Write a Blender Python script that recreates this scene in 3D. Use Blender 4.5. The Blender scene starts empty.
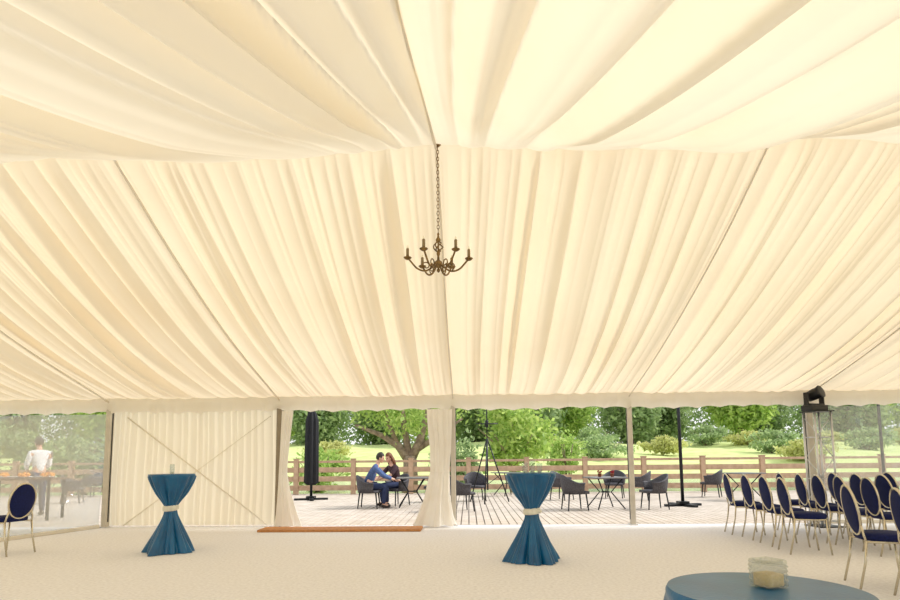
import bpy, bmesh, math, random
import numpy as np
from mathutils import Vector, Matrix, Euler
random.seed(7); rng=np.random.RandomState(7)
pi=math.pi
sc=bpy.context.scene
COL=sc.collection
sc.view_settings.view_transform='Standard'

# ------------------------------------------------------------ camera
PITCH=math.radians(6); YAW=math.radians(1.7); ROLL=math.radians(-0.5)
F=600.0; CX=450.0; CY=457-F*math.tan(PITCH)
cd=bpy.data.cameras.new('camera'); cam=bpy.data.objects.new('camera',cd); COL.objects.link(cam)
cd.sensor_width=36; cd.lens=36*F/900; cd.shift_y=(CY-300)/900
R=(Matrix.Rotation(YAW,3,'Z')@Matrix.Rotation(pi/2+PITCH,3,'X')@Matrix.Rotation(ROLL,3,'Z'))
cam.rotation_euler=R.to_euler(); cam.location=(0,0,1.25)
cd.clip_end=400
sc.camera=cam
def G(px,py,z=0.0):
    d=R@Vector((px-CX,-(py-CY),-F)); t=(z-1.25)/d.z
    return (d.x*t,d.y*t)
def XY(px,Y):
    # world x of a floor point seen at column px at distance Y
    d=R@Vector((px-CX,-(500-CY),-F)); return d.x/d.y*Y

W=11.2; X0=-0.28; BAY=3.25; EZ=2.40; RY=5.6; RZ=4.30; NY=-0.1
PX=-6.78; LX=-10.2; RX=11.2

# ------------------------------------------------------------ materials
def lin(c):
    return tuple(((v/255)/12.92 if v/255<=0.04045 else ((v/255+0.055)/1.055)**2.4) for v in c)+(1,)
def mat(name,rgb,rough=.6,metal=0,nscale=0,namt=0.2,bump=0,bscale=None,rgb2=None,transl=0,coord='Object',island=False,spec=.5,sheen=0):
    m=bpy.data.materials.new(name); m.use_nodes=True; nt=m.node_tree; N=nt.nodes; L=nt.links
    b=N['Principled BSDF']; out=N['Material Output']
    c=lin(rgb); b.inputs['Base Color'].default_value=c
    b.inputs['Roughness'].default_value=rough; b.inputs['Metallic'].default_value=metal
    b.inputs['Specular IOR Level'].default_value=spec; b.inputs['Sheen Weight'].default_value=sheen
    tc=N.new('ShaderNodeTexCoord')
    csock=None
    if nscale or island:
        ramp=N.new('ShaderNodeValToRGB')
        c2=lin(rgb2) if rgb2 else tuple(v*(1-namt) for v in c[:3])+(1,)
        ramp.color_ramp.elements[0].color=c2; ramp.color_ramp.elements[1].color=c
        if island:
            g=N.new('ShaderNodeNewGeometry'); L.new(g.outputs['Random Per Island'],ramp.inputs[0])
        else:
            n=N.new('ShaderNodeTexNoise'); n.inputs['Scale'].default_value=nscale; n.inputs['Detail'].default_value=5
            L.new(tc.outputs[coord],n.inputs['Vector']); L.new(n.outputs['Fac'],ramp.inputs[0])
            ramp.color_ramp.elements[0].position=.3; ramp.color_ramp.elements[1].position=.7
        L.new(ramp.outputs[0],b.inputs['Base Color']); csock=ramp.outputs[0]
    if bump:
        n2=N.new('ShaderNodeTexNoise'); n2.inputs['Scale'].default_value=bscale or 60; n2.inputs['Detail'].default_value=3
        L.new(tc.outputs[coord],n2.inputs['Vector'])
        bp=N.new('ShaderNodeBump'); bp.inputs['Strength'].default_value=bump; bp.inputs['Distance'].default_value=.01
        L.new(n2.outputs['Fac'],bp.inputs['Height']); L.new(bp.outputs[0],b.inputs['Normal'])
    if transl:
        t=N.new('ShaderNodeBsdfTranslucent'); t.inputs[0].default_value=c
        if csock: L.new(csock,t.inputs[0])
        mx=N.new('ShaderNodeMixShader'); mx.inputs[0].default_value=transl
        L.new(b.outputs[0],mx.inputs[1]); L.new(t.outputs[0],mx.inputs[2]); L.new(mx.outputs[0],out.inputs[0])
    return m
M={}
M['lining']=mat('ivory_lining',(246,231,203),.9,nscale=.6,rgb2=(243,225,194),transl=.37,spec=.1)
M['lining2']=mat('ivory_lining_soft',(249,238,214),.9,nscale=.5,rgb2=(247,233,206),transl=.37,spec=.1)
M['wallcloth']=mat('wall_lining',(251,243,224),.9,nscale=.8,rgb2=(249,239,217),transl=.40,spec=.1)
M['valance']=mat('valance_pvc',(244,238,226),.6,nscale=2,rgb2=(238,230,216),transl=.35)
M['curtain']=mat('curtain_white',(252,249,243),.9,nscale=3,rgb2=(246,241,233),transl=.35,spec=.1)
M['carpet']=mat('carpet',(249,248,250),.95,nscale=30,rgb2=(228,226,228),bump=.9,bscale=120,spec=.1)
M['post']=mat('post_aluminium',(206,198,184),.45,.1,nscale=6,namt=.15)
M['postdark']=mat('post_brown',(150,136,114),.5,.1,nscale=6,namt=.2)
M['brace']=mat('brace_shadow_tone',(240,230,208),.8,nscale=6,namt=.02,transl=.15)  # tinted like a brace's shadow showing through the wall cloth
M['teal']=mat('teal_satin',(0,94,140),.30,nscale=5,rgb2=(0,74,116),bump=.1,bscale=60,spec=.5)
M['sash']=mat('sash_ivory',(228,224,208),.6,nscale=20,namt=.12)
M['navy']=mat('navy_fabric',(22,32,86),.75,nscale=60,rgb2=(14,22,66),bump=.2,bscale=200,spec=.2)
M['chrome']=mat('champagne_metal',(205,196,176),.25,.9)
M['brass']=mat('antique_brass',(150,120,76),.38,.75,nscale=20,rgb2=(92,72,44))
M['candle']=mat('candle_sleeve',(138,116,80),.5,nscale=30,namt=.2)
M['bulb']=mat('bulb_glass',(250,240,215),.1)
M['rattan']=mat('rattan_dark',(84,82,88),.6,nscale=40,rgb2=(54,52,58),bump=.8,bscale=70)
M['darkmetal']=mat('dark_metal',(44,46,50),.4,.6,nscale=8,namt=.2)
M['black']=mat('black_canvas',(26,28,34),.8,nscale=8,namt=.3)
M['blackplastic']=mat('black_plastic',(22,22,24),.4,nscale=8,namt=.2)
M['alu']=mat('aluminium',(214,214,214),.35,.6,nscale=8,namt=.1)
M['deck']=mat('deck_boards',(214,202,189),.8,nscale=3,rgb2=(188,174,158),bump=.3,bscale=30)
M['fence']=mat('fence_timber',(202,172,144),.8,nscale=6,rgb2=(172,142,116),bump=.3,bscale=40)
M['mat']=mat('wooden_threshold',(204,146,90),.8,nscale=20,rgb2=(170,114,68),bump=.5,bscale=100)
M['grass']=mat('grass',(214,222,152),.95,nscale=.8,rgb2=(188,202,124),bump=.5,bscale=20)
M['bark']=mat('bark',(168,150,128),.95,nscale=6,rgb2=(112,96,80),bump=1,bscale=20)
M['water']=mat('lake_water',(168,176,158),.12,nscale=.3,rgb2=(140,150,130),bump=.2,bscale=2)
M['leafA']=mat('leaf_bright',(208,226,134),.6,island=True,rgb2=(144,178,86),transl=.5)
M['leafB']=mat('leaf_mid',(190,208,150),.6,island=True,rgb2=(130,156,104),transl=.48)  # leaf greens are paled to put outdoor haze into the colour
M['leafC']=mat('leaf_yellow',(222,220,154),.6,island=True,rgb2=(186,192,116),transl=.45)
M['tabletop']=mat('grey_tabletop',(120,118,120),.35,nscale=12,namt=.2)
M['wood']=mat('table_wood',(120,84,60),.5,nscale=6,rgb2=(90,62,44))
M['skin']=mat('skin',(222,174,148),.55,nscale=10,namt=.08)
M['shirtblue']=mat('blue_checked_shirt',(86,110,158),.85,nscale=40,rgb2=(58,78,124))
M['denim']=mat('denim',(44,56,92),.9,nscale=30,namt=.25)
M['darktop']=mat('dark_top',(70,46,52),.9,nscale=20,namt=.25)
M['white']=mat('white_cotton',(238,238,240),.85,nscale=20,namt=.06)
M['hairbrown']=mat('hair_brown',(128,74,42),.6,nscale=60,namt=.4)
M['hairdark']=mat('hair_dark',(52,38,30),.6,nscale=60,namt=.4)
M['shoe']=mat('shoe_leather',(50,38,32),.5,nscale=20,namt=.2)
M['eye']=mat('eye_dark',(30,24,22),.3)
M['red']=mat('red_petals',(196,40,48),.6,island=True,rgb2=(140,20,30))
M['amber']=mat('amber_wax',(232,204,146),.5,nscale=40,namt=.15)
M['terracotta']=mat('terracotta',(170,96,64),.8,nscale=20,namt=.2)
M['food']=mat('yellow_food',(240,178,60),.6,nscale=30,rgb2=(216,120,40))
def glassmat(name,tint,mixf,rough,bump,bscale,haze):
    m=bpy.data.materials.new(name); m.use_nodes=True; nt=m.node_tree; N=nt.nodes; L=nt.links
    for n in list(N): 
        if n.type=='BSDF_PRINCIPLED': N.remove(n)
    out=N['Material Output']
    tr=N.new('ShaderNodeBsdfTransparent'); tr.inputs[0].default_value=lin(tint)
    gl=N.new('ShaderNodeBsdfGlossy'); gl.inputs['Roughness'].default_value=rough
    df=N.new('ShaderNodeBsdfDiffuse'); df.inputs[0].default_value=(.9,.92,.92,1)
    tl=N.new('ShaderNodeBsdfTranslucent'); tl.inputs[0].default_value=(.9,.92,.92,1)
    tc=N.new('ShaderNodeTexCoord'); n=N.new('ShaderNodeTexNoise'); n.inputs['Scale'].default_value=bscale
    bp=N.new('ShaderNodeBump'); bp.inputs['Strength'].default_value=bump; bp.inputs['Distance'].default_value=.05
    L.new(tc.outputs['Object'],n.inputs['Vector']); L.new(n.outputs['Fac'],bp.inputs['Height']); L.new(bp.outputs[0],gl.inputs['Normal'])
    a=N.new('ShaderNodeMixShader'); a.inputs[0].default_value=.5; L.new(df.outputs[0],a.inputs[1]); L.new(tl.outputs[0],a.inputs[2])
    b=N.new('ShaderNodeMixShader'); b.inputs[0].default_value=haze; L.new(tr.outputs[0],b.inputs[1]); L.new(a.outputs[0],b.inputs[2])
    c=N.new('ShaderNodeMixShader'); c.inputs[0].default_value=mixf; L.new(b.outputs[0],c.inputs[1]); L.new(gl.outputs[0],c.inputs[2])
    L.new(c.outputs[0],out.inputs[0]); return m
M['pvc']=glassmat('clear_pvc',(236,239,240),.16,.10,1.0,4,.34)
M['pvc2']=glassmat('clear_pvc_clean',(240,243,243),.07,.06,.4,3,.2)
M['glass']=glassmat('thin_glass',(238,240,236),.24,.04,.8,90,.02)
M['glassclear']=glassmat('clear_thin_glass',(232,238,238),.12,.03,.3,60,.0)

# ------------------------------------------------------------ object helpers
def setp(o,mt,parent,loc=(0,0,0),rot=(0,0,0)):
    if mt: o.data.materials.append(M[mt])
    o.location=loc; o.rotation_euler=rot
    if parent: o.parent=parent
    COL.objects.link(o); return o
def mk(name,verts,faces,mt=None,parent=None,smooth=True,loc=(0,0,0),rot=(0,0,0)):
    me=bpy.data.meshes.new(name); me.from_pydata([tuple(v) for v in verts],[],[tuple(f) for f in faces]); me.update()
    if smooth: me.polygons.foreach_set('use_smooth',[True]*len(me.polygons))
    return setp(bpy.data.objects.new(name,me),mt,parent,loc,rot)
def top(o,label,cat,group=None,kind=None):
    o['label']=label; o['category']=cat
    if group:o['group']=group
    if kind:o['kind']=kind
    return o
def struct(o,label=None):
    o['kind']='structure'
    if label:o['label']=label
    return o
def empty(name,loc,rz=0):
    e=bpy.data.objects.new(name,None); e.empty_display_size=.1; e.location=loc; e.rotation_euler=(0,0,rz); COL.objects.link(e); return e
class B:  # geometry accumulator
    def __init__(s): s.v=[]; s.f=[]
    def add(s,v,f):
        o=len(s.v); s.v+= [tuple(x) for x in v]; s.f+=[tuple(i+o for i in q) for q in f]; return s
    def box(s,c,d,rot=None):
        x,y,z=[k/2 for k in d]; vs=[Vector((a,b,e)) for a in(-x,x) for b in(-y,y) for e in(-z,z)]
        if rot is not None: vs=[rot@v for v in vs]
        vs=[v+Vector(c) for v in vs]
        return s.add(vs,[(0,1,3,2),(4,6,7,5),(0,4,5,1),(2,3,7,6),(0,2,6,4),(1,5,7,3)])
    def tube(s,path,r,n=8,closed=False,sy=1.0):
        P=[Vector(p) for p in path]; rs=r if isinstance(r,(list,tuple)) else [r]*len(P)
        vs=[];fs=[];m=len(P); u=None
        for i,p in enumerate(P):
            if closed: t=(P[(i+1)%m]-P[i-1])
            else: t=P[min(i+1,m-1)]-P[max(i-1,0)]
            t.normalize()
            if u is None:
                u=t.orthogonal().normalized()
            else:
                u=(u-t*u.dot(t)); u=u.normalized() if u.length>1e-6 else t.orthogonal().normalized()
            w=t.cross(u)
            for k in range(n):
                a=2*pi*k/n; vs.append(p+(u*math.cos(a)+w*math.sin(a)*sy)*rs[i])
        rng_=m if closed else m-1
        for i in range(rng_):
            j=(i+1)%m
            for k in range(n):
                l=(k+1)%n; fs.append((i*n+k,i*n+l,j*n+l,j*n+k))
        if not closed:
            fs.append(tuple(range(n-1,-1,-1))); fs.append(tuple((m-1)*n+k for k in range(n)))
        return s.add(vs,fs)
    def lathe(s,prof,n=24,c=(0,0,0),caps=True):
        vs=[];fs=[];m=len(prof)
        for r,z in prof:
            for k in range(n):
                a=2*pi*k/n; vs.append((c[0]+r*math.cos(a),c[1]+r*math.sin(a),c[2]+z))
        for i in range(m-1):
            for k in range(n):
                l=(k+1)%n; fs.append((i*n+k,i*n+l,(i+1)*n+l,(i+1)*n+k))
        if caps: fs.append(tuple(range(n-1,-1,-1))); fs.append(tuple((m-1)*n+k for k in range(n)))
        return s.add(vs,fs)
    def obj(s,name,mt,parent=None,smooth=True,loc=(0,0,0),rot=(0,0,0),bevel=0,auto=True):
        o=mk(name,s.v,s.f,mt,parent,smooth,loc,rot)
        if bevel:
            bm=bmesh.new(); bm.from_mesh(o.data)
            bmesh.ops.bevel(bm,geom=bm.edges[:],offset=bevel,segments=2,affect='EDGES',profile=.5); bm.to_mesh(o.data); bm.free()
            o.data.polygons.foreach_set('use_smooth',[False]*len(o.data.polygons))
        return o
def grid(name,Xf,nu,nv,mt,parent=None,loc=(0,0,0)):
    # Xf(u,v arrays)->xyz arrays
    u,v=np.meshgrid(np.linspace(0,1,nu),np.linspace(0,1,nv)); x,y,z=Xf(u,v)
    V=np.stack([x.ravel(),y.ravel(),z.ravel()],1)
    i=np.arange(nu*nv).reshape(nv,nu)
    Fq=np.stack([i[:-1,:-1].ravel(),i[:-1,1:].ravel(),i[1:,1:].ravel(),i[1:,:-1].ravel()],1)
    me=bpy.data.meshes.new(name); me.from_pydata(V.tolist(),[],Fq.tolist()); me.update()
    me.polygons.foreach_set('use_smooth',[True]*len(me.polygons))
    return setp(bpy.data.objects.new(name,me),mt,parent,loc)
def pleats(seed,x0,x1,wmin,wmax,amin,amax,sharp=.8):
    r=np.random.RandomState(seed); e=[x0]; 
    while e[-1]<x1: e.append(e[-1]+r.uniform(wmin,wmax))
    e=np.array(e); a=r.uniform(amin,amax,len(e)); sk=r.uniform(.65,1.5,len(e))
    def f(x):
        k=np.clip(np.searchsorted(e,x,side='right')-1,0,len(e)-2)
        u=np.clip((x-e[k])/(e[k+1]-e[k]),0,1)**sk[k]
        return a[k]*np.sin(pi*u)**sharp
    return f
def copy_thing(root,loc,rz,label=None):
    n=root.copy(); COL.objects.link(n); n.location=loc; n.rotation_euler=(0,0,rz)
    if label:n['label']=label
    def rec(a,b):
        for c in a.children:
            if c is n: continue
            k=c.copy(); COL.objects.link(k); k.parent=b; rec(c,k)
    rec(root,n); return n

# ------------------------------------------------------------ roof lining
pA=pleats(3,LX-2,RX+2,.16,.58,.06,.21,.8); pB=pleats(2,LX-2,RX+2,.07,.2,.008,.035,.8)
def far(u,v):
    x=LX+u*(RX-LX); t=v
    b=((x-X0)/BAY)%1.0
    env=np.abs(np.sin(pi*b))**.5
    xw=x+.03*np.sin(1.7*x+2*t)*np.sin(pi*t)+.05*np.sin(1.1*x+1.5*t)
    y=RY+t*(W-RY-.05); z=RZ-t*(RZ-EZ)
    sag=.14*env*np.sin(pi*t)**.8+.14*np.sin(pi*t)**1.1
    fold=pA(xw)*(.5+.5*np.sin(pi*np.clip(t*1.0,0,1)))*(.5+.5*np.sin(1.7*x+1.6*t)**2)+pB(xw+.015*np.sin(5*t))*(1.0-.5*np.sin(pi*t))
    fold=fold*(.5+.5*np.clip(env*1.5,0,1))*np.clip(t*40,0,1)
    edge=np.clip((1-t)*12,0,1)*.75+.25
    return x,y,z-sag-fold*edge
struct(grid('ceiling',far,1900,60,'lining'),'pleated ivory fabric roof lining sloping down to the eave')
pC=pleats(12,-60,60,.05,.17,.45,1,.85); pD=pleats(6,-60,60,.02,.05,.1,.3,.95)
def near(u,v):
    x=LX+u*(RX-LX); t=v**1.5
    k=np.floor((x-X0)/BAY); b=(x-X0)/BAY-k
    w=np.clip(1-t*1.0,0,1)*.92
    uu=2*b-1; s=b*(1-w)+w*(.5+.5*np.sign(uu)*np.abs(uu)**1.7)
    phase=k*7.3+s*1.0+.02*np.sin(3.5*t+k*2)
    env=np.abs(np.sin(pi*b))**.7
    y=RY-t*(RY-NY); z=RZ-t*(RZ-EZ)
    tt=np.clip(t*16,0,1); prof=.28+.72*np.sin(pi*np.clip(t,0,1))**1.2
    sag=.34*env*prof*tt**.6 + .03*np.clip(t*20,0,1)
    fold=(pC(phase)*.23+pD(phase+.02*t)*.07)*np.clip(t*2.6,0,1)*(.45+.55*env)
    bill=.04*np.sin(4*t+3*b+k*2.2)*env*np.clip(t*5,0,1)
    return x,y,z-sag-fold+bill
struct(grid('ceiling',near,1700,110,'lining2'),'billowing ivory fabric roof lining sagging between rafters')
# sewn seam tapes hanging under the rafters
n_t=3
for k in range(-2,4):
    x=X0+k*BAY
    ts=[j/30 for j in range(31)]
    pts=[(x+.004*math.sin(9*t),RY+t*(W-RY-.1),RZ-t*(RZ-EZ)-.14*math.sin(pi*t)**1.1-.06*math.sin(pi*min(1,t*4)/2)-.01) for t in ts]
    b=B(); b.tube(pts,.016,6,sy=.6); struct(b.obj('trim_%d'%n_t,'valance'),'stitched fabric seam under the rafter'); n_t+=1
    pts=[(x,RY-t*(RY-NY),RZ-t*(RZ-EZ)-.045) for t in ts]
    b=B(); b.tube(pts,.014,6,sy=.6); struct(b.obj('trim_%d'%n_t,'valance'),'stitched fabric seam under the rafter'); n_t+=1
# ------------------------------------------------------------ floor
b=B(); b.box(((LX+RX)/2,(W-4)/2+.05,-.05),(RX-LX,W+4.1,.1)); struct(b.obj('floor','carpet',smooth=False),'pale grey carpet floor')
# ------------------------------------------------------------ walls
pW=pleats(11,-20,20,.07,.18,.01,.03,.95)
def wb(u,v):
    x=PX+u*(X0-BAY-PX); z=.02+v*2.36
    return x,W+.09-pW(x+.015*np.sin(2.5*z+x)),z
struct(grid('wall_back',wb,600,20,'wallcloth'),'ivory pleated fabric wall panel')
def gable(XX,sg):
    def f(u,v):
        y=NY+u*(W-NY); zt=np.where(y>RY,RZ-(y-RY)/(W-RY)*(RZ-EZ),RZ-(RY-y)/(RY-NY)*(RZ-EZ))
        return XX+sg*pW(y),y,.01+v*zt
    return f
struct(grid('wall_left',gable(LX,1),500,16,'wallcloth'),'ivory pleated gable wall lining')
struct(grid('wall_right',gable(RX,-1),500,16,'wallcloth'),'ivory pleated gable wall lining')
# valances
pV=pleats(13,-20,20,.14,.4,.004,.014,.95)
def val(u,v):
    x=LX+.02+u*(RX-LX-.04); drop=.35-.035*np.abs(np.sin(pi*x/.42))+.012*np.sin(x*2.1)
    z=EZ+.06-v*drop; y=W-.09-.03*np.sin(pi*v)-pV(x)*(.4+v)-.02*np.sin(6*x+1)*v*.4
    return x,y,z
struct(grid('trim_1',val,1500,10,'valance'),'scalloped cream valance along the eave')
b=B(); b.box(((LX+RX)/2,W+.03,EZ-.06),(RX-LX,.1,.10)); struct(b.obj('trim_2','post',smooth=False,bevel=.01),'aluminium eave beam')
# ground rails
ga=Vector((PX-.07,W-.12,0)); gb_=G(-60,550); gb_=Vector((gb_[0],gb_[1],0))
d=(gb_-ga); an=math.atan2(d.y,d.x); mid=(ga+gb_)/2
bx=B(); bx.box((0,0,0),(d.length,.07,.06)); 
struct(bx.obj('baseboard_left','valance',smooth=False,bevel=.01,loc=(mid.x,mid.y,.031),rot=(0,0,an)),'white ground rail of the clear panel')
b=B(); b.box(((X0+2*BAY+RX)/2,W-.0,.035),(RX-X0-2*BAY-.2,.06,.07)); struct(b.obj('baseboard_right','valance',smooth=False,bevel=.01),'white ground rail')
# clear windows : left sheet is pulled inwards at the bottom
def win1(u,v):
    bx_=ga.x+(gb_.x-ga.x)*u; by_=ga.y+(gb_.y-ga.y)*u
    tx_=PX-.07-u*3.1; ty_=W-.02+0*u
    x=bx_*(1-v)+tx_*v; y=by_*(1-v)+ty_*v; z=.062+v*2.05
    return x,y+.02*np.sin(9*u+3*v)*np.sin(pi*v),z
struct(grid('window_1',win1,120,40,'pvc'),'clear glossy plastic sheet pulled inwards at the floor')
def win2(u,v):
    x=X0+2*BAY+.08+u*(RX-X0-2*BAY-.1); z=.07+v*2.05; return x,W+.015*np.sin(5*x+2*z)+.01*np.sin(11*x),z
struct(grid('window_2',win2,200,12,'pvc2'),'clear plastic window panel')
# posts
def post(x,y,mt,label,wd=.10):
    b=B(); b.box((0,0,1.13),(wd,.12,2.26)); e=empty('marquee_post',(x,y,0))
    o=b.obj('post_profile',mt,e,False,bevel=.012)
    c=B(); c.box((0,0,.01),(wd+.05,.16,.02)); c.obj('foot_plate','alu',e,False,bevel=.003)
    g=B(); 
    for s in(-1,1): g.box((s*(wd/2+.004),0,1.15),(.008,.03,2.1))
    g.obj('keder_groove','darkmetal',e,False)
    top(e,label,'tent post',group='marquee wall posts')
post(PX,W-.04,'post','beige aluminium marquee post between clear sheet and fabric wall')
post(X0-BAY,W-.04,'postdark','brown marquee post beside the solid fabric wall')
post(X0,W-.04,'post','beige marquee post beside the tied curtain',.09)
post(X0+BAY,W-.04,'post','beige marquee post between two open bays',.09)
post(X0+2*BAY,W-.04,'post','beige marquee post next to the clear window',.12)
post(X0+3*BAY,W-.04,'post','beige marquee post at the clear window')
# cross braces: their shadows through the cloth, drawn as pale strips in front
for s in (0,1):
    xa,xb=(PX+.30,X0-BAY-.20); 
    if s: xa,xb=xb,xa
    b=B(); b.tube([(xa,W+.03-s*.015,.02),(xb,W+.03-s*.015,2.05)],.014,6,sy=.4)
    top(b.obj('brace_shadow','brace'),'pale diagonal strip drawn as a brace shadow across the fabric wall','brace',group='drawn shadows of wall cross braces')
# curtains
def curtain(cx,prof,label,seed,n=160):
    zs=np.linspace(0.03,2.12,60); pz=[p[0] for p in prof]
    hw=np.interp(zs,pz,[p[1] for p in prof]); sh=np.interp(zs,pz,[p[2] for p in prof])
    r=np.random.RandomState(seed); ph=r.uniform(0,6,6); vs=[];fs=[]
    for i,z in enumerate(zs):
        for k in range(n):
            a=2*pi*k/n
            fo=1+.2*math.sin(8*a+ph[0]+.6*z)+.1*math.sin(15*a+ph[1]-z)+.05*math.sin(4*a+ph[2]+z)
            vs.append((cx+sh[i]+hw[i]*fo*math.cos(a),W-.24+hw[i]*.45*fo*math.sin(a),z+(.015*math.sin(5*a) if i==0 else 0)))
    for i in range(len(zs)-1):
        for k in range(n):
            l=(k+1)%n; fs.append((i*n+k,i*n+l,(i+1)*n+l,(i+1)*n+k))
    e=empty('curtain',(0,0,0)); 
    o=mk('curtain_drape',vs,fs,'curtain',e)
    zt=1.0; h=float(np.interp(zt,zs,hw)); s0=float(np.interp(zt,zs,sh))
    b=B(); b.tube([(cx+s0+h*1.1*math.cos(a),W-.24+h*.52*math.sin(a),zt+.02*math.sin(a)) for a in [2*pi*k/24 for k in range(24)]],.006,6,closed=True)
    b.obj('tie_back','curtain',e)
    top(e,label,'curtain')
curtain(X0-BAY+.20,[(0,.22,.04),(.25,.16,.01),(.7,.09,-.04),(1.0,.065,-.06),(1.4,.07,-.04),(2.12,.09,.0)],'narrow ivory curtain gathered against the post',3)
curtain(X0-.27,[(0,.33,-.08),(.2,.26,-.06),(.5,.19,-.02),(1.0,.14,.04),(1.4,.15,.05),(1.8,.17,.03),(2.12,.18,.02)],'white curtain tied back at the open doorway',4)

# ------------------------------------------------------------ outside
b=B(); x=-18
while x<18:
    y0=11.27
    b.box((x+.07,(y0+21.3)/2,-.02),(.129,21.3-y0,.04)); x+=.15
b.box((0,(11.27+21.3)/2,-.075),(36,10.0,.02))
top(b.obj('terrace_deck','deck',smooth=False),'pale weathered timber terrace decking','deck')
def ground(u,v):
    x=-90+u*180; y=-15+v*41.5; return x,y,-.15-.35*np.clip((y-22)/4,0,1)
struct(grid('ground',ground,60,40,'grass'),'grass around the marquee')
b=B(); b.add([(-120,24,-.32),(120,24,-.32),(120,60,-.32),(-120,60,-.32)],[(0,1,2,3)])
struct(b.obj('lake_surface','water',smooth=False),'calm grey-green lake')
def bank(u,v):
    x=-130+u*260; y=47+v*75; t=np.clip((y-47)/35,0,1)
    return x,y,-.45+3.6*t**.8+.2*np.sin(x*.2)*t+.15*np.sin(x*.53+y*.3)
o=struct(grid('bank_ground',bank,120,50,'grass'),'sloping grassy far bank')
fy=20.9
def fence(x,w):
    e=empty('timber_fence',(x,fy,0))
    b=B(); 
    b.box((0,0,.6),(.16,.16,1.2)); b.box((0,0,1.215),(.19,.19,.03)); b.obj('fence_post','fence',e,False,bevel=.01)
    for z,h in((.22,.18),(.53,.18),(.84,.18)):
        c=B(); c.box((w/2,-.0,z),(w-.17,.035,h)); c.obj('rail','fence',e,False,bevel=.006)
    c=B(); c.box((w/2,0,1.12),(w-.17,.12,.08)); c.obj('handrail','fence',e,False,bevel=.006)
    return e
f0=fence(-18,2.0); top(f0,'tan timber railing section with horizontal rails','fence',group='timber railing around the terrace')
for i in range(1,18): copy_thing(f0,(-18+2*i,fy,0),0)

def leafq(P,size,r):
    n=len(P); a=r.normal(size=(n,3)); a/=np.linalg.norm(a,axis=1)[:,None]
    bb=np.cross(a,r.normal(size=(n,3))); bb/=np.linalg.norm(bb,axis=1)[:,None]
    s=size*r.uniform(.6,1.3,(n,1))
    V=np.concatenate([P-a*s,P+bb*s*.45,P+a*s,P-bb*s*.45],1).reshape(-1,3)
    return V.tolist(),np.arange(4*n).reshape(n,4).tolist()
def leafcloud(n,rx,ry,rz,size,seed,clumps=40,zc=0):
    r=np.random.RandomState(seed)
    d=r.normal(size=(clumps,3)); d/=np.linalg.norm(d,axis=1)[:,None]; d*=r.uniform(.35,1,(clumps,1))**.6
    cc=d*np.array([rx,ry,rz])*.85; k=r.randint(0,clumps,n)
    P=cc[k]+r.normal(size=(n,3))*np.array([rx,ry,rz])*.16+np.array([0,0,zc])
    return leafq(P,size,r)
def plant(kind,label,x,y,z,h,rad,leaf,size,n,seed,trunk=True,cat='tree',group=None,lean=0,low=0):
    e=empty(kind,(x,y,z)); r=random.Random(seed)
    b=B(); tr=.035*h
    if trunk:
        b.tube([(0,0,-.2),(lean*.1*h,0,.12*h),(lean*.2*h,.02*h,.3*h),(lean*.3*h,0,.6*h),(lean*.3*h,0,.85*h)],[tr*1.3,tr,tr*.8,tr*.45,tr*.15],10)
        for i in range(7):
            a=r.uniform(0,2*pi); z0=h*r.uniform(.25,.55); l=rad*r.uniform(.6,.95)
            b.tube([(lean*.2*h,0,z0),(math.cos(a)*l*.4+lean*.2*h,math.sin(a)*l*.4,z0+.12*h),(math.cos(a)*l+lean*.2*h,math.sin(a)*l,z0+.3*h)],[tr*.5,tr*.3,tr*.08],7)
    else:
        for i in range(6):
            a=r.uniform(0,2*pi); l=rad*.7
            b.tube([(0,0,-.1),(math.cos(a)*l*.4,math.sin(a)*l*.4,h*.4),(math.cos(a)*l,math.sin(a)*l,h*.75)],[.03*h*.6,.02*h*.6,.006*h],6)
    b.obj('trunk' if trunk else 'stems','bark',e)
    zc=h*(.52 if low else .62 if trunk else .52); rz=h*(.5 if low else .40 if trunk else .48)
    v,f=leafcloud(n,rad,rad,rz,size,seed,zc=zc,clumps=90 if low else 22); mk('foliage',v,f,leaf,e,False)
    top(e,label,cat,group=group); return e
# far tree line
T=[plant('tree','dense green broadleaf tree on the far bank',-66,84,2.7,11,4.4,'leafB',.4,7000,21,group='tree line on the far bank',low=1),
   plant('tree','dense pale green broadleaf tree on the far bank',-57,91,2.7,12,4.2,'leafA',.4,7000,22,group='tree line on the far bank',low=1)]
for i in range(18):
    copy_thing(T[0 if i%3 else 1],(-49+i*7.1+rng.uniform(-.3,.3),81+(i%2)*9.5+rng.uniform(0,1),2.4),rng.uniform(0,6))
# continuous hedge behind the trees
r=np.random.RandomState(77); n=34000; hx=r.uniform(-88,92,n); hz=r.uniform(0,1,n)**.8*(9.2+1.2*np.sin(hx*.31)+.9*np.sin(hx*.83+1)+.5*np.sin(hx*2.1)); hy=103+r.normal(size=n)*1.0
v,f=leafq(np.stack([hx,hy,hz+2.8],1),.42,r)
top(mk('hedge',v,f,'leafB',None,False),'long dense green hedge closing the far bank','hedge',kind='stuff')
Bs=[plant('bush','yellow-green spreading bush on the grassy bank',30,55,.6,2.0,2.3,'leafC',.2,2200,31,False,'bush','bushes on the far bank'),
    plant('bush','green spreading bush on the grassy bank',13,58,.8,2.4,2.6,'leafB',.2,2200,32,False,'bush','bushes on the far bank')]
for i,(px,y) in enumerate([(545,62),(598,74),(665,62),(708,74),(752,71),(774,62),(826,72),(872,64),(905,73),(70,60),(330,60),(250,64),(20,66)]):
    copy_thing(Bs[i%2],(XY(px,y),y,-.45+3.6*((y-47)/35)**.8-.1),rng.uniform(0,6))
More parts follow.
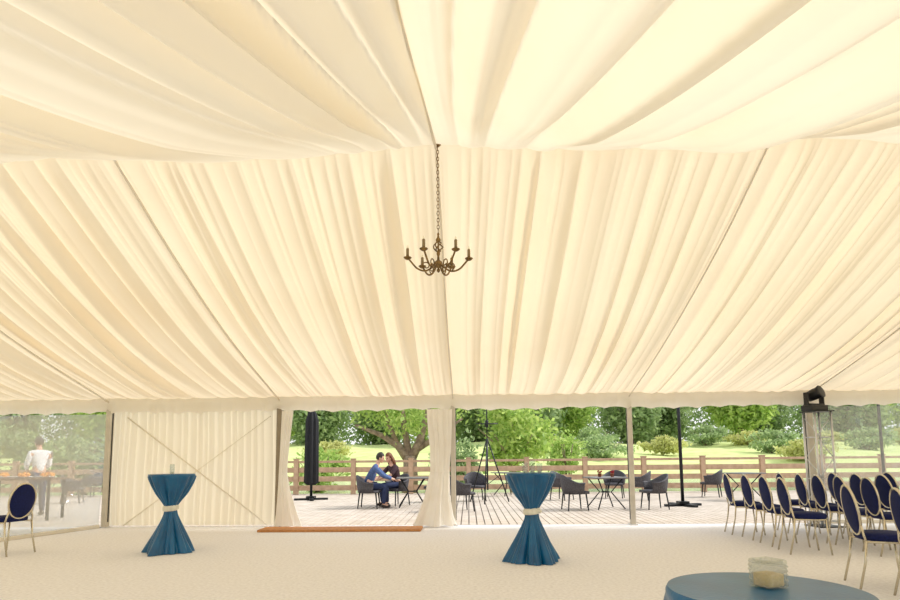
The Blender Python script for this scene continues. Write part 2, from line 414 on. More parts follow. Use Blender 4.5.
# near bank plants
plant('tree','bright green young tree behind the railing',XY(515,23.5),23.5,-.25,4.2,1.8,'leafA',.13,4000,42)
plant('shrub','bright green shrub at the lake edge',XY(568,26.5),26.5,-.35,2.8,.9,'leafA',.11,1600,43,False,'shrub')
plant('shrub','leafy green shrub at the lake edge',XY(318,26.8),26.8,-.35,2.2,1.4,'leafA',.12,2800,44,False,'shrub')
plant('shrub','mid-green shrub at the lake edge',XY(458,27.5),27.5,-.35,2.4,1.2,'leafB',.12,2200,45,False,'shrub')
plant('shrub','dense mid-green shrub beyond the clear plastic sheet',XY(84,26),26,-.35,3.0,1.7,'leafB',.12,3500,46,False,'shrub')
plant('shrub','dense mid-green shrub near the railing',XY(-10,26),26,-.35,3.6,1.9,'leafB',.12,4200,47,False,'shrub')
# big forked trunk
e=empty('tree',(XY(410,22.8),22.8,-.2)); b=B()
b.tube([(0,0,-.1),(.02,0,.8),(.0,0,1.5)],[.32,.28,.25],12)
b.tube([(0,0,1.3),(-.45,0,1.9),(-1.1,.1,2.3),(-2.1,0,2.7)],[.2,.15,.10,.05],10)
b.tube([(0,0,1.3),(-.15,.1,2.1),(-.35,0,3.6)],[.17,.13,.08],10)
b.tube([(0,0,1.3),(.35,0,2.0),(.75,0,3.4)],[.2,.15,.1],10)
b.tube([(.2,0,1.7),(1.0,0,2.2),(2.0,0,2.9)],[.13,.09,.04],10)
b.tube([(-.45,0,1.9),(-.8,0,2.7),(-1.0,0,3.6)],[.11,.08,.05],8)
b.obj('trunk','bark',e); v,f=leafcloud(2800,2.7,1.6,1.5,.11,55,38,zc=3.7); mk('foliage',v,f,'leafA',e,False)
top(e,'old tree with forked pale trunk and leafy branches behind the railing','tree')

# rattan chair (faces +X)
def rattan_chair(loc,rz):
    e=empty('rattan_armchair',loc,rz)
    n=40; vs=[];fs=[]
    for i in range(n+1):
        a=math.radians(60)+math.radians(240)*i/n; c=-math.cos(a) # c=1 at back
        hb=.64+.18*max(0,c)**1.5
        for j,(z,k) in enumerate([(.40,.0),(.5,.02),(.6,.035),(hb-.03,.05),(hb,.045),(hb,.02),(hb-.03,.01),(.5,-.01),(.40,-.02)]):
            rr=.27+k; vs.append((rr*math.cos(a)*1.02,rr*math.sin(a)*1.08,z))
    m=9
    for i in range(n):
        for j in range(m): 
            l=(j+1)%m; fs.append((i*m+j,(i+1)*m+j,(i+1)*m+l,i*m+l))
    fs.append(tuple(range(m))); fs.append(tuple(n*m+k for k in range(m-1,-1,-1)))
    mk('backrest',vs,fs,'rattan',e)
    b=B(); b.lathe([(.05,.37),(.25,.37),(.275,.39),(.275,.42),(.25,.445),(.05,.45)],28); b.box((.14,0,.41),(.26,.5,.06)); b.obj('seat','rattan',e)
    for sx in(-1,1):
        for sy in(-1,1):
            b=B(); b.tube([(sx*.2,sy*.21,.39),(sx*.24,sy*.245,0.003)],[.02,.014],8); b.obj('leg','darkmetal',e)
    return e
def patio_table(loc,rz,mt='tabletop'):
    e=empty('patio_table',loc,rz)
    b=B(); b.box((0,0,.735),(.8,.8,.03)); b.obj('tabletop',mt,e,False,bevel=.01)
    b=B()
    for sx in(-1,1):
        for sy in(-1,1): b.tube([(sx*.3,sy*.3,.72),(sx*.1,sy*.1,.4),(sx*.33,sy*.33,.02)],.016,8)
    b.tube([(.1*math.cos(a),.1*math.sin(a),.4) for a in [2*pi*k/16 for k in range(16)]],.012,6,closed=True)
    b.obj('legs','darkmetal',e); return e
rc=rattan_chair(G(369,508)+(0,),0.0); rc.location.z=0
top(rc,'dark woven rattan armchair with the seated man','chair',group='rattan terrace chairs')
def addr(px,py,deg,lab='empty dark woven rattan armchair on the terrace'):
    x,y=G(px,py); return copy_thing(rc,(x,y,0),math.radians(deg),lab)
mx,my=rc.location.x,rc.location.y
lab2='dark woven rattan armchair with the seated woman'
wx,wy=mx+.60,my+.80
copy_thing(rc,(wx,wy,0),math.radians(-135),lab2)
addr(434,502,180)
addr(461,511,20); addr(476,501,-80)
addr(575,510,10); addr(562,500,-40); addr(615,498,-110); addr(655,509,185); addr(640,500,160); addr(712,497,150)
pt=patio_table((mx+1.08,my+.12,0),.1); top(pt,'square grey patio table beside the seated couple','table',group='terrace tables')
for px,py,r in [(606,509,.2),(508,496,.5),(745,500,.3)]:
    x,y=G(px,py); t=copy_thing(pt,(x,y,0),r,'square grey patio table with crossed metal legs')
x,y=G(606,509)
for dx,dy in((-.1,.1),(.16,-.05)):
    e=empty('flower_pot',(x+dx,y+dy,.751)); b=B(); b.lathe([(.03,0),(.035,.0),(.045,.07),(.05,.07),(.05,.08),(.02,.08)],16); b.obj('pot','terracotta',e)
    v,f=leafcloud(90,.06,.06,.04,.02,int(60+dx*10),12,zc=.12); mk('petals',v,f,'red',e,False)
    top(e,'small terracotta pot with red flowers on a patio table','flower pot')

# parasols & poles
def parasol(px,py,canopy_z0,label,h=2.75,rad=.19,group='patio parasols'):
    x,y=G(px,py); e=empty('patio_parasol',(x,y,0))
    b=B(); b.tube([(0,0,0.03),(0,0,h)],.04,12); b.obj('pole','darkmetal',e)
    b=B(); 
    for a in(0,pi/2): b.box((0,0,.03),(1.0,.12,.06),Matrix.Rotation(a+.3,3,'Z'))
    b.box((0,0,.09),(.25,.25,.06)); b.obj('base','darkmetal',e,False,bevel=.008)
    vs=[];fs=[];n=48;prof=[(.6,canopy_z0),(1,canopy_z0+.08),(.95,canopy_z0+.5*(h-canopy_z0)),(.9,h-.35),(.55,h-.12),(.15,h)]
    for r,z in prof:
        for k in range(n):
            a=2*pi*k/n; q=rad*r*(1+.18*math.sin(8*a)); vs.append((q*math.cos(a),q*math.sin(a),z))
    for i in range(len(prof)-1):
        for k in range(n):
            l=(k+1)%n; fs.append((i*n+k,i*n+l,(i+1)*n+l,(i+1)*n+k))
    fs.append(tuple(range(n-1,-1,-1))); fs.append(tuple((len(prof)-1)*n+k for k in range(n)))
    mk('canopy',vs,fs,'black',e)
    top(e,label,'parasol',group=group)
parasol(311,500,.45,'closed black parasol on a low base')
parasol(683,506,2.62,'tall dark parasol pole on a cross base',h=4.0)
parasol(886,498,2.9,'slim dark parasol pole beyond the clear window',h=4.2,rad=.15)
# tripod stand
x,y=G(488,503); e=empty('tripod_stand',(x,y,0))
b=B(); b.tube([(0,0,.35),(0,0,1.7)],.022,10); b.tube([(0,0,1.6),(0,0,3.0)],.015,10); b.obj('mast','darkmetal',e)
for k in range(3):
    a=2*pi*k/3+.35; b=B(); b.tube([(0,0,1.75),(.62*math.cos(a),.62*math.sin(a),.015)],.018,8)
    b.tube([(0,0,.5),(.36*math.cos(a),.36*math.sin(a),.74)],.01,6); b.obj('leg','darkmetal',e)
b=B(); b.tube([(-.3,0,2.15),(.3,0,2.15)],.015,8); b.lathe([(.03,2.05),(.045,2.07),(.045,2.22),(.03,2.25)],12); b.obj('crossbar','darkmetal',e)
top(e,'black folding tripod stand with a tall mast on the terrace','tripod stand')

# ------------------------------------------------------------ people
def skinmesh(P,E,root=0,sub=2):
    me=bpy.data.meshes.new('tmp'); me.from_pydata([p[0] for p in P],E,[]); o=bpy.data.objects.new('tmp',me); COL.objects.link(o)
    o.modifiers.new('s','SKIN'); s=o.modifiers.new('b','SUBSURF'); s.levels=sub; s.render_levels=sub
    for i,p in enumerate(P):
        r=p[1]; me.skin_vertices[0].data[i].radius=(r,r) if not isinstance(r,tuple) else r
    me.skin_vertices[0].data[root].use_root=True
    dg=bpy.context.evaluated_depsgraph_get(); dg.update()
    ev=o.evaluated_get(dg); m2=bpy.data.meshes.new_from_object(ev)
    v=[tuple(q.co) for q in m2.vertices]; f=[tuple(q.vertices) for q in m2.polygons]
    bpy.data.objects.remove(o); return v,f
def sph(c,r,n=12,m=8):
    vs=[];fs=[]
    for i in range(m+1):
        t=pi*i/m
        for k in range(n):
            a=2*pi*k/n; vs.append((c[0]+r[0]*math.sin(t)*math.cos(a),c[1]+r[1]*math.sin(t)*math.sin(a),c[2]+r[2]*math.cos(t)))
    for i in range(m):
        for k in range(n):
            l=(k+1)%n; fs.append((i*n+k,(i+1)*n+k,(i+1)*n+l,i*n+l))
    return vs,fs
def person(loc,rz,J,label,shirt,trouser,hair,longhair,bare_arm=True,k=1.0):
    V=lambda a:Vector(a)
    e=empty('person',loc,rz)
    P=[];E=[];ix={}
    def add(nm,p,r,par=None):
        ix[nm]=len(P); P.append((tuple(p),r)); 
        if par is not None:E.append((ix[par],ix[nm]))
    add('pelvis',J['pelvis'],.115*k); add('spine',J['spine'],.11*k,'pelvis'); add('chest',J['chest'],.12*k,'spine')
    add('neck0',V(J['neck'])-V((0,0,.03)),.06,'chest'); add('neck',J['neck'],.052,'neck0'); 
    hd=V(J['head']); add('skull',V(J['neck'])*.4+hd*.6,.055,'neck')
    for s,sg in(('L',1),('R',-1)):
        add('hip'+s,J['hip'+s],.09*k,'pelvis'); 
        add('th'+s,(V(J['hip'+s])+V(J['knee'+s]))/2,.078*k,'hip'+s)
        add('kn'+s,J['knee'+s],.058,'th'+s); add('cf'+s,V(J['knee'+s])*.65+V(J['ankle'+s])*.35,.056,'kn'+s)
        add('an'+s,J['ankle'+s],.037,'cf'+s); add('toe'+s,J['toe'+s],.032,'an'+s)
        add('sh'+s,J['sh'+s],.062*k,'chest'); add('el'+s,J['el'+s],.043,'sh'+s); add('wr'+s,J['wr'+s],.028,'el'+s)
        d=(V(J['wr'+s])-V(J['el'+s])).normalized(); hnd=V(J['wr'+s])+d*.06; add('ha'+s,hnd,.03,'wr'+s)
        side=d.cross(Vector((0,0,1))).normalized()
        for q,(off,ln) in enumerate([(-.03,.055),(-.01,.07),(.01,.075),(.028,.06)]):
            b0=hnd+side*off+d*.02; add('f%d0'%q+s,b0,.009,'ha'+s); add('f%d1'%q+s,b0+d*ln*.5,.008,'f%d0'%q+s); add('f%d2'%q+s,b0+d*ln*.9-Vector((0,0,ln*.3)),.007,'f%d1'%q+s)
        b0=V(J['wr'+s])+d*.03+side*.03*sg; add('t0'+s,b0,.01,'wr'+s); add('t1'+s,b0+side*.025*sg+d*.03,.008,'t0'+s)
    v,f=skinmesh(P,E); b=B(); b.add(v,f)
    # head with face
    fw=V(J['look']).normalized(); rt=fw.cross(Vector((0,0,1))).normalized(); up=rt.cross(fw)
    def T(p): return hd+fw*p[0]+rt*p[1]+up*p[2]
    def addT(vf): b.add([T(p) for p in vf[0]],vf[1])
    hv,hf=sph((0,0,0),(.095,.077,.118),20,14)
    hv=[(x+(.012 if z<-.05 and x>0 else 0),y*(1-.25*max(0,-z-.03)/.09),z) for x,y,z in hv]
    addT((hv,hf)); addT(sph((.095,0,-.015),(.02,.013,.028),10,6)); addT(sph((.085,0,-.062),(.016,.026,.008),10,6)); addT(sph((.075,0,-.1),(.022,.025,.018),10,6))
    for s in(-1,1): addT(sph((-.005,s*.078,-.01),(.018,.01,.03),10,6))
    nb=len(b.f)
    for s in(-1,1): addT(sph((.085,s*.03,.012),(.011,.014,.008),8,6))
    o=b.obj('body','skin',e); o.data.materials.append(M['eye'])
    for p in o.data.polygons[nb:]: p.material_index=1
    # hair
    hv,hf=sph((-.012,0,.018),(.105,.088,.122),24,16); keep=[]
    for q in hf:
        c=sum((Vector(hv[i]) for i in q),Vector())/len(q)
        if not (c.x>.045 and c.z<.075) and not (c.x>-.01 and c.z<-.005) and c.z>(-.075): keep.append(q)
    hb=B(); hb.add([T(p) for p in hv],keep)
    if longhair:
        for a in range(-7,8):
            an=pi+a*.22; p0=(.07*math.cos(an)-.01,.08*math.sin(an),.05)
            hb.tube([T(p0),T((p0[0]*1.3,p0[1]*1.25,-.08)),T((p0[0]*1.5-.0,p0[1]*1.3,-.27))],[.022,.028,.014],7)
    hb.obj('hair',hair,e)
    # clothing
    def sub(names,rad,par,nm,mt):
        PP=[];EE=[];ii={}
        for n_ in names:
            ii[n_]=len(PP); PP.append((P[ix[n_]][0],rad.get(n_,P[ix[n_]][1]+.014)))
        for a_,b_ in par: EE.append((ii[a_],ii[b_]))
        v,f=skinmesh(PP,EE); mk(nm,v,f,mt,e)
    n_=['pelvis','spine','chest','neck0','shL','shR','elL','elR']; pr=[('pelvis','spine'),('spine','chest'),('chest','neck0'),('chest','shL'),('chest','shR'),('shL','elL'),('shR','elR')]
    if not bare_arm: n_+=['wrL','wrR']; pr+=[('elL','wrL'),('elR','wrR')]
    sub(n_,{'neck0':.066},pr,'shirt',shirt)
    n_=['pelvis','hipL','hipR','thL','thR','knL','knR','cfL','cfR','anL','anR']
    sub(n_,{},[('pelvis','hipL'),('pelvis','hipR')]+[(a+s,c+s) for s in'LR' for a,c in(('hip','th'),('th','kn'),('kn','cf'),('cf','an'))],'trousers',trouser)
    for s in 'LR':
        a=V(J['ankle'+s]); t=V(J['toe'+s]); d=(t-a); d.z=0; d.normalize(); q=B(); 
        q.tube([a-d*.05+Vector((0,0,-.04)),a+Vector((0,0,-.03)),(a+t)/2+Vector((0,0,-.02)),t+d*.03+Vector((0,0,0))],[.035,.048,.043,.026],10); q.obj('shoe','shoe',e)
    top(e,label,'person'); return e
def seated(lean,armz=.80,tuck=0,look=(1,0,-.35)):
    J=dict(pelvis=(-.05,0,.56),spine=(-.03+lean*.3,0,.74),chest=(lean*.75,0,.95),neck=(lean+.03,0,1.12),head=(lean+.09,0,1.25),look=look)
    for s,g in(('L',1),('R',-1)):
        J['hip'+s]=(0,g*.09,.53); J['knee'+s]=(.40,g*.12,.53); J['ankle'+s]=(.36-tuck,g*.12,.09); J['toe'+s]=(.50-tuck,g*.13,.04)
        J['sh'+s]=(lean*.8,g*.19,1.0); J['el'+s]=(lean+.17,g*.23,.80); J['wr'+s]=(lean+.38,g*.12,armz)
    return J
person((mx,my,0),.08,seated(.19,armz=.72),'person in blue checked shirt and jeans seated, leaning forward','shirtblue','denim','hairdark',False,False)
person((wx,wy,0),math.radians(-142),seated(.15,armz=.72,look=(1,.2,-.45)),'seated person with long brown hair, dark top, head bowed','darktop','denim','hairbrown',True,True,.9)
J=dict(pelvis=(0,0,.95),spine=(.0,0,1.13),chest=(.02,0,1.35),neck=(.03,0,1.53),head=(.07,0,1.66),look=(1,0,-.3))
for s,g in(('L',1),('R',-1)):
    J['hip'+s]=(0,g*.09,.9); J['knee'+s]=(.02,g*.1,.5); J['ankle'+s]=(0,g*.11,.09); J['toe'+s]=(.14,g*.12,.04)
    J['sh'+s]=(.0,g*.19,1.41); J['el'+s]=(.05,g*.24,1.13); J['wr'+s]=(.26,g*.14,1.05)
sx,sy=XY(37,13.6),13.6
person((sx,sy,0),2.6,J,'person in white shirt standing on the terrace, turned away','white','denim','hairdark',False,False)
e=empty('buffet_table',(sx+.3,sy-.85,0),.1)
b=B(); b.box((0,0,.86),(1.5,.7,.04)); b.obj('tabletop','wood',e,False,bevel=.01)
for a in(-1,1):
    for c in(-1,1):
        b=B(); b.box((a*.68,c*.28,.42),(.05,.05,.84)); b.obj('leg','darkmetal',e,False,bevel=.005)
top(e,'wooden buffet table outside the clear window','table')
for i,dx in enumerate((-.45,0,.45)):
    e=empty('food_platter',(sx+.3+dx,sy-.85+dx*.1,.881)); b=B(); b.lathe([(.02,0),(.14,.005),(.2,.03),(.19,.03),(.13,.012),(.02,.01)],24); b.obj('plate','white',e)
    b=B(); r_=random.Random(i)
    for k in range(18):
        b.add(*sph((r_.uniform(-.1,.1),r_.uniform(-.1,.1),.04+r_.uniform(0,.06)),(.036,.036,.028),8,6))
    b.obj('snacks','food',e); top(e,'white platter piled with yellow snacks on the buffet table','platter',group='buffet platters')
for i,(px,py,dg) in enumerate([(72,503,20),(92,497,160)]): addr(px,py,dg,'dark rattan chair seen through the clear side window')

# ------------------------------------------------------------ threshold
xa,ya=G(258,532.5); xb,yb=G(426,525)
b=B(); b.box(((xa+xb)/2-.02,(ya+10.8)/2,.0215),(xb-xa,abs(10.8-ya),.04)); top(b.obj('doormat','mat',smooth=False,bevel=.006),'orange-brown threshold mat lying across the open doorway','doormat')

# ------------------------------------------------------------ cocktail tables
def cocktail(px,py,label,seed,rz):
    x,y=G(px,py); e=empty('cocktail_table',(x,y,0),rz)
    r=np.random.RandomState(seed); ph=r.uniform(0,6,8); n=320
    pr=[(0.005,.285),(.05,.27),(.15,.23),(.3,.165),(.42,.115),(.5,.085),(.56,.076),(.62,.08),(.7,.125),(.8,.185),(.9,.24),(.98,.28),(1.02,.295),(1.04,.3),(1.05,.295)]
    zs=np.concatenate([np.linspace(.005,1.0,60),np.linspace(1.01,1.05,5)]); rr=np.interp(zs,[p[0] for p in pr],[p[1] for p in pr])
    vs=[];fs=[]
    def sh(q): return 1-2*abs(math.sin(q/2))**.8
    for i,z in enumerate(zs):
        lowk=max(0,(.56-z)/.56); upk=max(0,min(1,(z-.56)/.2))*max(0,min(1,(1.03-z)/.25))
        for k in range(n):
            a=2*pi*k/n
            s=-sh(9*a+ph[0]+1.2*z)-.5*sh(16*a+ph[1]-2*z)+.5*math.sin(5*a+ph[2]+z)
            fold=1+.14*s*(.25+.75*max(lowk**.5,upk*.75))*(0 if z>1.02 else 1)
            fold*=1+.14*math.cos(4*a+ph[3])*lowk**1.5
            q=rr[i]*fold; zz=z
            vs.append((q*math.cos(a),q*math.sin(a),max(zz,.003)))
    m=len(zs)
    for i in range(m-1):
        for k in range(n):
            l=(k+1)%n; fs.append((i*n+k,i*n+l,(i+1)*n+l,(i+1)*n+k))
    c=len(vs); vs.append((0,0,1.05))
    for k in range(n): fs.append(((m-1)*n+k,(m-1)*n+(k+1)%n,c))
    mk('tablecloth',vs,fs,'teal',e)
    b=B(); nn=60; rows=[(.555,.088),(.565,.1),(.585,.102),(.60,.102),(.615,.1),(.63,.088)]; vs=[];fs=[]
    for z,q in rows:
        for k in range(nn):
            a=2*pi*k/nn; qq=q*(1+.04*math.sin(13*a+z*30)); vs.append((qq*math.cos(a),qq*math.sin(a),z+.008*math.sin(a+ph[4])))
    for i in range(len(rows)-1):
        for k in range(nn): fs.append((i*nn+k,i*nn+(k+1)%nn,(i+1)*nn+(k+1)%nn,(i+1)*nn+k))
    b.add(vs,fs); b.add(*sph((0,-.1,.59),(.03,.022,.026),12,8))
    b.obj('sash','sash',e)
    top(e,label,'cocktail table',group='teal cocktail tables'); return x,y
t1=cocktail(169,552,'tall teal-draped cocktail table, ivory sash, single glass on top',1,.3)
t2=cocktail(533,561,'tall teal-draped cocktail table, ivory sash, several glass jars on top',2,1.1)
def jar(x,y,z,r,h,label):
    e=empty('glass_jar',(x,y,z)); b=B(); b.lathe([(r*.8,0),(r*.95,.004),(r,h*.3),(r,h)],20,caps=False); b.lathe([(r*.78,.001),(r*.3,.002)],20); b.obj('jar_glass','glassclear',e)
    b=B(); b.tube([(r*math.cos(a),r*math.sin(a),h) for a in [2*pi*k/20 for k in range(20)]],.0018,6,closed=True); b.obj('jar_rim','glass',e)
    b=B(); b.lathe([(r*.6,h*.04),(r*.62,h*.05),(r*.62,h*.2),(r*.5,h*.21)],16); b.obj('candle','sash',e)
    top(e,label,'glass jar')
jar(t1[0],t1[1],1.051,.03,.13,'slim clear glass candle jar on a cocktail table')
for dx,dy,h in((-.07,.02,.12),(.02,.05,.15),(.10,-.03,.11)): jar(t2[0]+dx,t2[1]+dy,1.051,.035,h,'small clear glass candle jar on a cocktail table')

# ------------------------------------------------------------ near round table
x,y=G(766,590,.75); e=empty('round_table',(x,y,0))
n=260; zs=np.concatenate([np.linspace(.02,.72,30),[.735,.745,.75]]); vs=[];fs=[]
TR=.352
for i,z in enumerate(zs):
    for k in range(n):
        a=2*pi*k/n; t=max(0,(.72-z)/.7); q=TR+.05*t+.045*t**.6*math.sin(14*a+.5*math.sin(3*a)); 
        if z>.73: q=TR-(z-.735)*.5
        vs.append((q*math.cos(a),q*math.sin(a),z))
m=len(zs)
for i in range(m-1):
    for k in range(n): l=(k+1)%n; fs.append((i*n+k,i*n+l,(i+1)*n+l,(i+1)*n+k))
o0=(m-1)*n; c0=len(vs); ring=[(vs[o0+k][0],vs[o0+k][1],.7501) for k in range(n)]; vs+=ring; vs.append((0,0,.7501))
fs+=[(c0+k,c0+(k+1)%n,len(vs)-1) for k in range(n)]
mk('tablecloth',vs,fs,'teal',e); top(e,'round table covered with a smooth teal tablecloth','table')
# decorative tealight holder
vx,vy=G(769,587,.75); e=empty('tealight_holder',(vx,vy,.751),.42)
def rsq(w,n=32,p=18):
    o=[]
    for k in range(n):
        a=2*pi*k/n+.0001; c,s=math.cos(a),math.sin(a); q=(abs(c)**p+abs(s)**p)**(-1/p); o.append((w*q*c,w*q*s))
    return o
def loft(b,rows,n=48):
    vs=[];fs=[]
    for w_,z in rows: vs+=[(px_,py_,z) for px_,py_ in rsq(w_,n)]
    for i in range(len(rows)-1):
        for k in range(n): l=(k+1)%n; fs.append((i*n+k,i*n+l,(i+1)*n+l,(i+1)*n+k))
    fs.append(tuple(range(n-1,-1,-1))); fs.append(tuple((len(rows)-1)*n+k for k in range(n))); b.add(vs,fs)
# faceted outer block: diamond cut surface
vs=[];fs=[];n=64;rows=11;rr_=random.Random(4)
for i in range(rows):
    z=.004+.082*i/(rows-1)
    for k,(a_,b_) in enumerate(rsq(.047,n)):
        q=1+(.07 if (k//2+i)%2 else -.03)*(0<i<rows-1)+rr_.uniform(-.02,.02); vs.append((a_*q,b_*q,z))
for i in range(rows-1):
    for k in range(n): l=(k+1)%n; fs.append((i*n+k,i*n+l,(i+1)*n+l,(i+1)*n+k))
fs.append(tuple(range(n-1,-1,-1)))
mk('glass_block',vs,fs,'glass',e,False)
b=B(); loft(b,[(.036,.005),(.038,.01),(.038,.050),(.034,.052)]); b.obj('candle_wax','amber',e)
b=B(); loft(b,[(.044,.086),(.048,.088),(.048,.100),(.043,.103),(.039,.103),(.037,.092)]); b.obj('rim','glass',e)
top(e,'square faceted glass tealight holder with amber wax on the table','candle holder')

# ------------------------------------------------------------ banquet chairs (face +X)
def banquet(loc,rz):
    e=empty('banquet_chair',loc,rz)
    b=B(); vs=[];fs=[]; n=36
    rows=[(.185,.435),(.205,.44),(.215,.46),(.213,.485),(.195,.502),(.12,.512)]
    for w_,z in rows:
        for k in range(n):
            a=2*pi*k/n; c,s=math.cos(a),math.sin(a); p=3.2; q=(abs(c)**p+abs(s)**p)**(-1/p); vs.append((w_*q*c+.01,w_*q*s*(1+.06*c),z))
    for i in range(len(rows)-1):
        for k in range(n): l=(k+1)%n; fs.append((i*n+k,i*n+l,(i+1)*n+l,(i+1)*n+k))
    fs.append(tuple(range(n-1,-1,-1))); fs.append(tuple((len(rows)-1)*n+k for k in range(n)))
    b.add(vs,fs); b.obj('seat','navy',e)
    # oval back
    tilt=-.16; c0=Vector((-.235,0,.71)); Rm=Matrix.Rotation(tilt,3,'Y')
    def O(p): return c0+Rm@Vector(p)
    v,f=sph((0,0,0),(.03,.185,.228),28,16); b=B(); b.add([O(p) for p in v],f); b.obj('backrest','navy',e)
    b=B(); b.tube([O((0,.192*math.cos(a),.236*math.sin(a))) for a in [2*pi*k/40 for k in range(40)]],.0125,8,closed=True); b.obj('backrest_frame','chrome',e)
    b=B()
    for g in(-1,1): b.tube([O((0,g*.16,-.12)),(-.205,g*.19,.49),(-.19,g*.195,.43)],.011,8)
    b.tube([(-.19,-.195,.43),(.17,-.19,.43),(.19,-.16,.43),(.19,.16,.43),(.17,.19,.43),(-.19,.195,.43)],.011,8); b.obj('seat_frame','chrome',e)
    for g in(-1,1):
        b=B(); b.tube([(-.19,g*.195,.44),(-.21,g*.2,.25),(-.27,g*.205,.0)],[.012,.011,.011],8); b.obj('leg','chrome',e)
        b=B(); b.tube([(.17,g*.185,.44),(.19,g*.19,.2),(.215,g*.195,.0)],[.012,.011,.011],8); b.obj('leg','chrome',e)
    return e
x,y=G(5,554)
bc=banquet((x,y,0),math.radians(168)); top(bc,'navy banquet chair with oval back standing alone near the side window','chair',group='navy oval-back banquet chairs')
L1='navy oval-back banquet chair in the first row'; L2='navy oval-back banquet chair in a rear row'
for (X,Y,dg,l) in [(4.40,9.85,-8,L1),(4.42,9.25,-4,L1),(4.38,8.6,-5,L1),(4.3,7.95,-8,L1),
                   (3.92,5.95,-14,L1),(3.95,5.3,-16,L1)]:
    copy_thing(bc,(X,Y,0),math.radians(dg),l)
for r_,X in enumerate((5.3,6.15,7.0,7.85)):
    for Y in (10.0,9.45,8.9,8.35,7.8,7.25):
        if r_==0 and Y<7.7: continue
        copy_thing(bc,(X+rng.uniform(-.04,.04),Y+rng.uniform(-.03,.03)-.05*r_,0),math.radians(-6+rng.uniform(-5,5)),L2)
copy_thing(bc,(4.85,5.75,0),math.radians(-12),L2)

# ------------------------------------------------------------ truss + stage light
tx=XY(828,10.6); ty=10.75
e=empty('truss_tower',(tx,ty,0),.12); s=.15; H=1.98
for a in(-1,1):
    for c in(-1,1):
        b=B(); b.tube([(a*s,c*s,.02),(a*s,c*s,H)],.018,10); b.obj('chord_tube','alu',e)
b=B(); k=0; z=.1
while z<H-.1:
    z2=min(z+.36,H-.05)
    for j,(p,q) in enumerate((((-s,-s),(s,-s)),((s,-s),(s,s)),((s,s),(-s,s)),((-s,s),(-s,-s)))):
        if k%2: p,q=q,p
        if j%2==0: b.tube([(p[0],p[1],z),(q[0],q[1],z2)],.008,6)
    if k%2==0:
        for p,q in (((-s,-s),(s,-s)),((s,-s),(s,s)),((s,s),(-s,s)),((-s,s),(-s,-s))): b.tube([(p[0],p[1],z),(q[0],q[1],z)],.008,6)
    z+=.36; k+=1
b.obj('bracing','alu',e)
b=B(); b.box((0,0,.01),(.44,.44,.02)); b.obj('base_plate','darkmetal',e,False)
b=B(); b.box((0,0,H+.01),(.38,.38,.02)); b.obj('top_plate','blackplastic',e,False)
top(e,'aluminium square truss tower carrying a stage light','truss tower')
e=empty('moving_head_light',(tx-.03,ty,H+.021),.25)
b=B(); b.box((0,0,.05),(.34,.26,.10)); b.obj('base_housing','blackplastic',e,False,bevel=.015)
b=B(); b.box((-.16,0,.22),(.03,.10,.22)); b.box((.16,0,.22),(.03,.10,.22)); b.box((0,0,.115),(.34,.12,.03)); b.obj('yoke','blackplastic',e,False,bevel=.008)
b=B(); b.lathe([(.05,-.12),(.09,-.10),(.10,0),(.10,.10),(.115,.14),(.08,.145)],24)
b.obj('lamp_head','blackplastic',e,loc=(0,0,.29),rot=(math.radians(70),0,.3))
top(e,'black moving-head stage light on top of the truss','stage light')

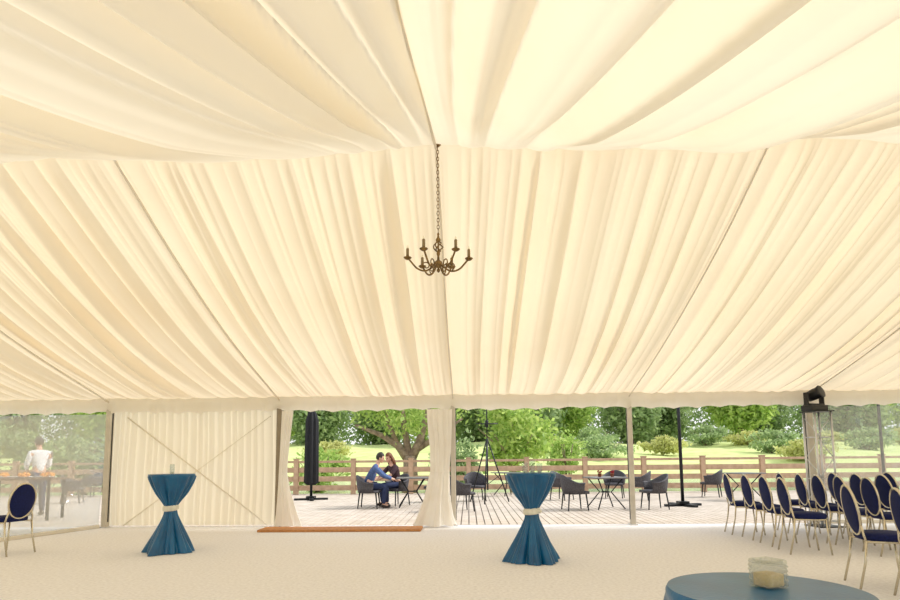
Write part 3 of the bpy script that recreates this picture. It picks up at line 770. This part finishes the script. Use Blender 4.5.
# ------------------------------------------------------------ chandelier
cx=XY(440,5.5); cyy=5.5; cz=3.05
e=empty('chandelier',(cx,cyy,cz)); 
b=B(); b.lathe([(.004,-.07),(.014,-.06),(.018,-.045),(.008,-.03),(.03,-.01),(.042,.01),(.034,.035),(.014,.05),(.01,.09),(.018,.11),(.014,.13),(.008,.15),(.008,.22),(.022,.235),(.026,.25),(.012,.27),(.008,.29),(.012,.305),(.004,.32)],24)
for k in range(4):
    b.tube([((.045*math.sin(pi*t))*math.cos(k*pi/2+3.5*t),(.045*math.sin(pi*t))*math.sin(k*pi/2+3.5*t),.12+.12*t) for t in [j/14 for j in range(15)]],.006,6)
b.obj('central_column','brass',e)
for k in range(6):
    a=2*pi*k/6+.1; ca,sa=math.cos(a),math.sin(a)
    pts=[]
    for t in [j/22 for j in range(23)]:
        r=.02+.27*t; z=.03-.085*math.sin(pi*min(1,t*1.05)**.85)+ .03*max(0,t-.7)/.3
        pts.append((r*ca,r*sa,z))
    b=B(); b.tube(pts,.009,8)
    ez=pts[-1][2]
    c=(.29*ca,.29*sa,ez)
    b.lathe([(.008,-.012),(.022,-.006),(.038,.008),(.038,.013),(.015,.012),(.015,.03),(.01,.03)],16,c)
    b.tube([((.115+.038*(1-.09*q)*math.cos(q))*ca,(.115+.038*(1-.09*q)*math.cos(q))*sa,-.005+.038*(1-.09*q)*math.sin(q)) for q in [j/16*7.0-1.2 for j in range(17)]],.006,6)
    arm=b.obj('arm','brass',e)
    b=B(); b.lathe([(.012,.015),(.014,.02),(.014,.095),(.011,.10)],12,c); b.obj('candle_sleeve','candle',e)
    b=B(); b.lathe([(.004,.098),(.009,.106),(.009,.113),(.002,.13)],10,c); b.obj('bulb','bulb',e)
# chain
b=B(); z=.32; k=0; ztop=RZ-.05-cz
while z<ztop-.02:
    pts=[]
    for q in range(12):
        a=2*pi*q/12; u_=.011*math.cos(a); w_=.022*math.sin(a)
        pts.append((u_ if k%2 else 0,0 if k%2 else u_,z+.02+w_))
    b.tube(pts,.0032,6,closed=True); z+=.034; k+=1
b.obj('chain','brass',e)
b=B(); b.lathe([(.01,0),(.03,.01),(.035,.03),(.02,.05)],16,(0,0,ztop-.02)); b.obj('ceiling_hook','brass',e)
top(e,'antique brass six-arm candle chandelier hanging on a long chain','chandelier')

# ------------------------------------------------------------ light
w=bpy.data.worlds.new('World'); sc.world=w; w.use_nodes=True; nt=w.node_tree; N=nt.nodes; L=nt.links
bg=N['Background']; tc=N.new('ShaderNodeTexCoord'); sp=N.new('ShaderNodeSeparateXYZ'); rp=N.new('ShaderNodeValToRGB')
L.new(tc.outputs['Generated'],sp.inputs[0]); L.new(sp.outputs[2],rp.inputs[0])
rp.color_ramp.elements[0].position=0; rp.color_ramp.elements[0].color=(1,1,1,1)
rp.color_ramp.elements[1].position=1; rp.color_ramp.elements[1].color=(.88,.94,1,1)
L.new(rp.outputs[0],bg.inputs[0]); bg.inputs[1].default_value=1.2
sd=bpy.data.lights.new('sun','SUN'); sd.energy=3.5; sd.angle=math.radians(12); sd.color=(1,.97,.93)
so=bpy.data.objects.new('sun',sd); COL.objects.link(so); so.rotation_euler=Euler((math.radians(-8),math.radians(50),0)); so.location=(0,0,20)
